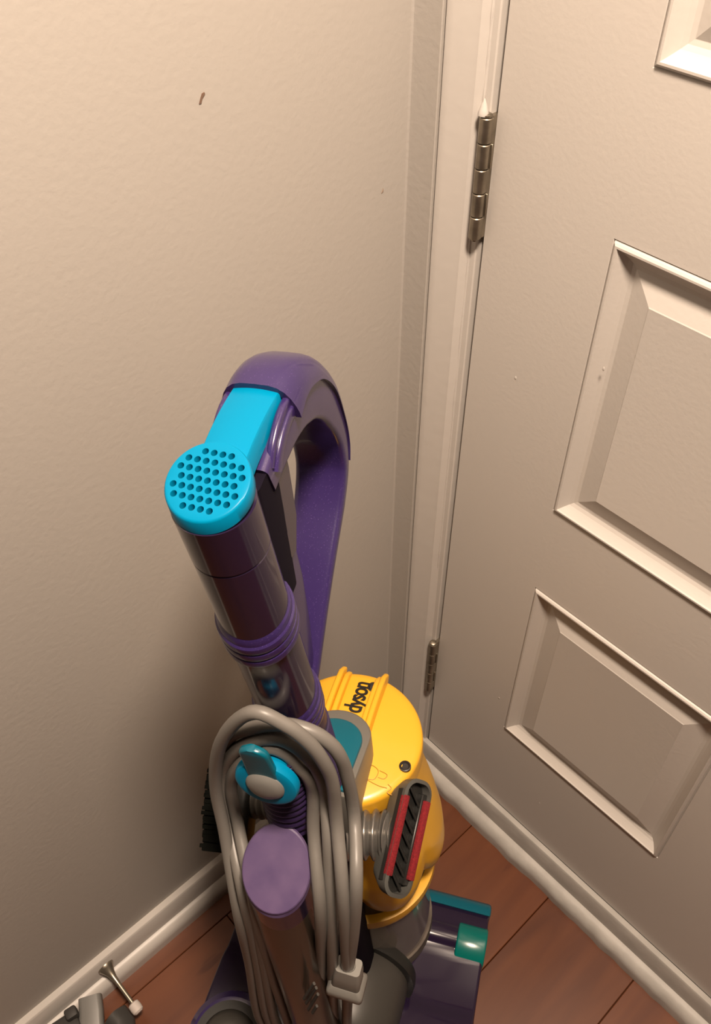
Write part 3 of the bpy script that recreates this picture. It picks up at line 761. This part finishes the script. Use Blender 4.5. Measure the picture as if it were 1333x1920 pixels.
# ------------------------------------------------------------------ brush tool (clipped to the left side)
bt = empty('brush_tool', VO, VA); tag(bt, 'black bristle brush tool clipped beside the left cord strands', 'vacuum tool')
BCt = Vector((-0.088, -0.153, 0.547)); BLn = Vector((-0.12, 0.90, 0.42)).normalized(); BX = Vector((-1, 0.05, 0.12)); BX = (BX - BLn * BX.dot(BLn)).normalized(); BZ = BX.cross(BLn)
BF = Matrix(((BX.x, BLn.x, BZ.x, BCt.x), (BX.y, BLn.y, BZ.y, BCt.y), (BX.z, BLn.z, BZ.z, BCt.z), (0, 0, 0, 1)))
def vr(name, geo, m, parent=None, **k): return build(name, xf(geo, BF), m, parent or bt, tf=TB, **k)
V, Fc = [], []
random.seed(3)
for a in range(26):
    for c in range(12):
        y = -0.050 + 0.100 * a / 25; z = -0.020 + 0.040 * c / 11
        ln = 0.026 + random.uniform(-0.0025, 0.0015) + 0.004 * (1 - (y / 0.05) ** 2)
        w = 0.0021; n = len(V); jx, jy = random.uniform(-.0012, .0012), random.uniform(-.0012, .0012)
        for (q, ww) in ((0, w), (ln, w * 0.85)):
            f_ = q / ln
            V += [Vector((q, y + jx * f_ - ww, z + jy * f_ - ww)), Vector((q, y + jx * f_ + ww, z + jy * f_ - ww)), Vector((q, y + jx * f_ + ww, z + jy * f_ + ww)), Vector((q, y + jx * f_ - ww, z + jy * f_ + ww))]
        for e in range(4): Fc.append((n + e, n + (e + 1) % 4, n + 4 + (e + 1) % 4, n + 4 + e))
        Fc.append((n + 4, n + 5, n + 6, n + 7))
br = vr('bristles', (V, Fc), M_brush, smooth=False); br['kind'] = 'stuff'
vr('brush_body', box(-0.016, 0.004, -0.054, 0.054, -0.024, 0.024, 0.007, 3), M_black)
vr('brush_neck', ribbed([(-0.012, 0, 0), (-0.026, 0, -0.003), (-0.042, 0.0, -0.007)], 0.0165, 4, 0.003, m=24, per=8), M_grey, angle=60)

# ------------------------------------------------------------------ door stop on the left baseboard
ds = empty('door_stop', (0.0108, -0.572, 0.0545)); tag(ds, 'slim metal door stop with pale rubber tip screwed to baseboard', 'door stop')
DD = Vector((0.072, 0.003, -0.014)); DF = frame((0, 0, 0), DD)
build('flange', xf(lathe([(0.0115, 0.0), (0.0115, 0.002), (0.0095, 0.005), (0.0060, 0.012), (0.0042, 0.020), (0.0034, 0.030)], 24), DF), M_metal, ds)
build('rod', xf(lathe([(0.0034, 0.028), (0.0030, 0.045), (0.0030, 0.064)], 16), DF), M_metal, ds)
build('rubber_tip', xf(lathe([(0.0052, 0.062), (0.0075, 0.0635), (0.0080, 0.070), (0.0075, 0.0755), (0.0048, 0.0778)], 22), DF), M_rubber, ds)

# ------------------------------------------------------------------ grey attachment lying by the baseboard under the door stop
at = empty('vacuum_attachment', (0.052, -0.628, 0.0)); tag(at, 'grey plastic attachment with dark ends lying against the baseboard below the door stop', 'vacuum tool')
build('flat_nozzle', sweep([(-0.026, 0.020, 0.042), (-0.010, 0.012, 0.040), (0.012, -0.002, 0.034), (0.04, -0.020, 0.026), (0.09, -0.052, 0.018)], lambda i, u: rrect(0.030 + 0.006 * u, 0.020, 0.006, 3), xref=(0.5, 1, 0)), M_grey_l, at)
build('dark_socket', join(xf(box(-0.026, 0.014, -0.050, -0.006, 0.0, 0.050, 0.006), Matrix.Rotation(-0.15, 4, 'Z')), xf(box(-0.027, -0.012, -0.020, -0.004, 0.04, 0.060, 0.003), Matrix.Rotation(-0.15, 4, 'Z'))), mat('socket_dark', (0.035, 0.032, 0.029), 0.6), at)
build('dark_elbow', sweep([(0.010, 0.030, 0.0185), (0.024, 0.032, 0.0185), (0.038, 0.026, 0.0185), (0.052, 0.004, 0.0185), (0.065, -0.02, 0.0185)], lambda i, u: rrect(0.036, 0.036, 0.012, 4)), mat('elbow_grey', (0.055, 0.053, 0.050), 0.5), at)
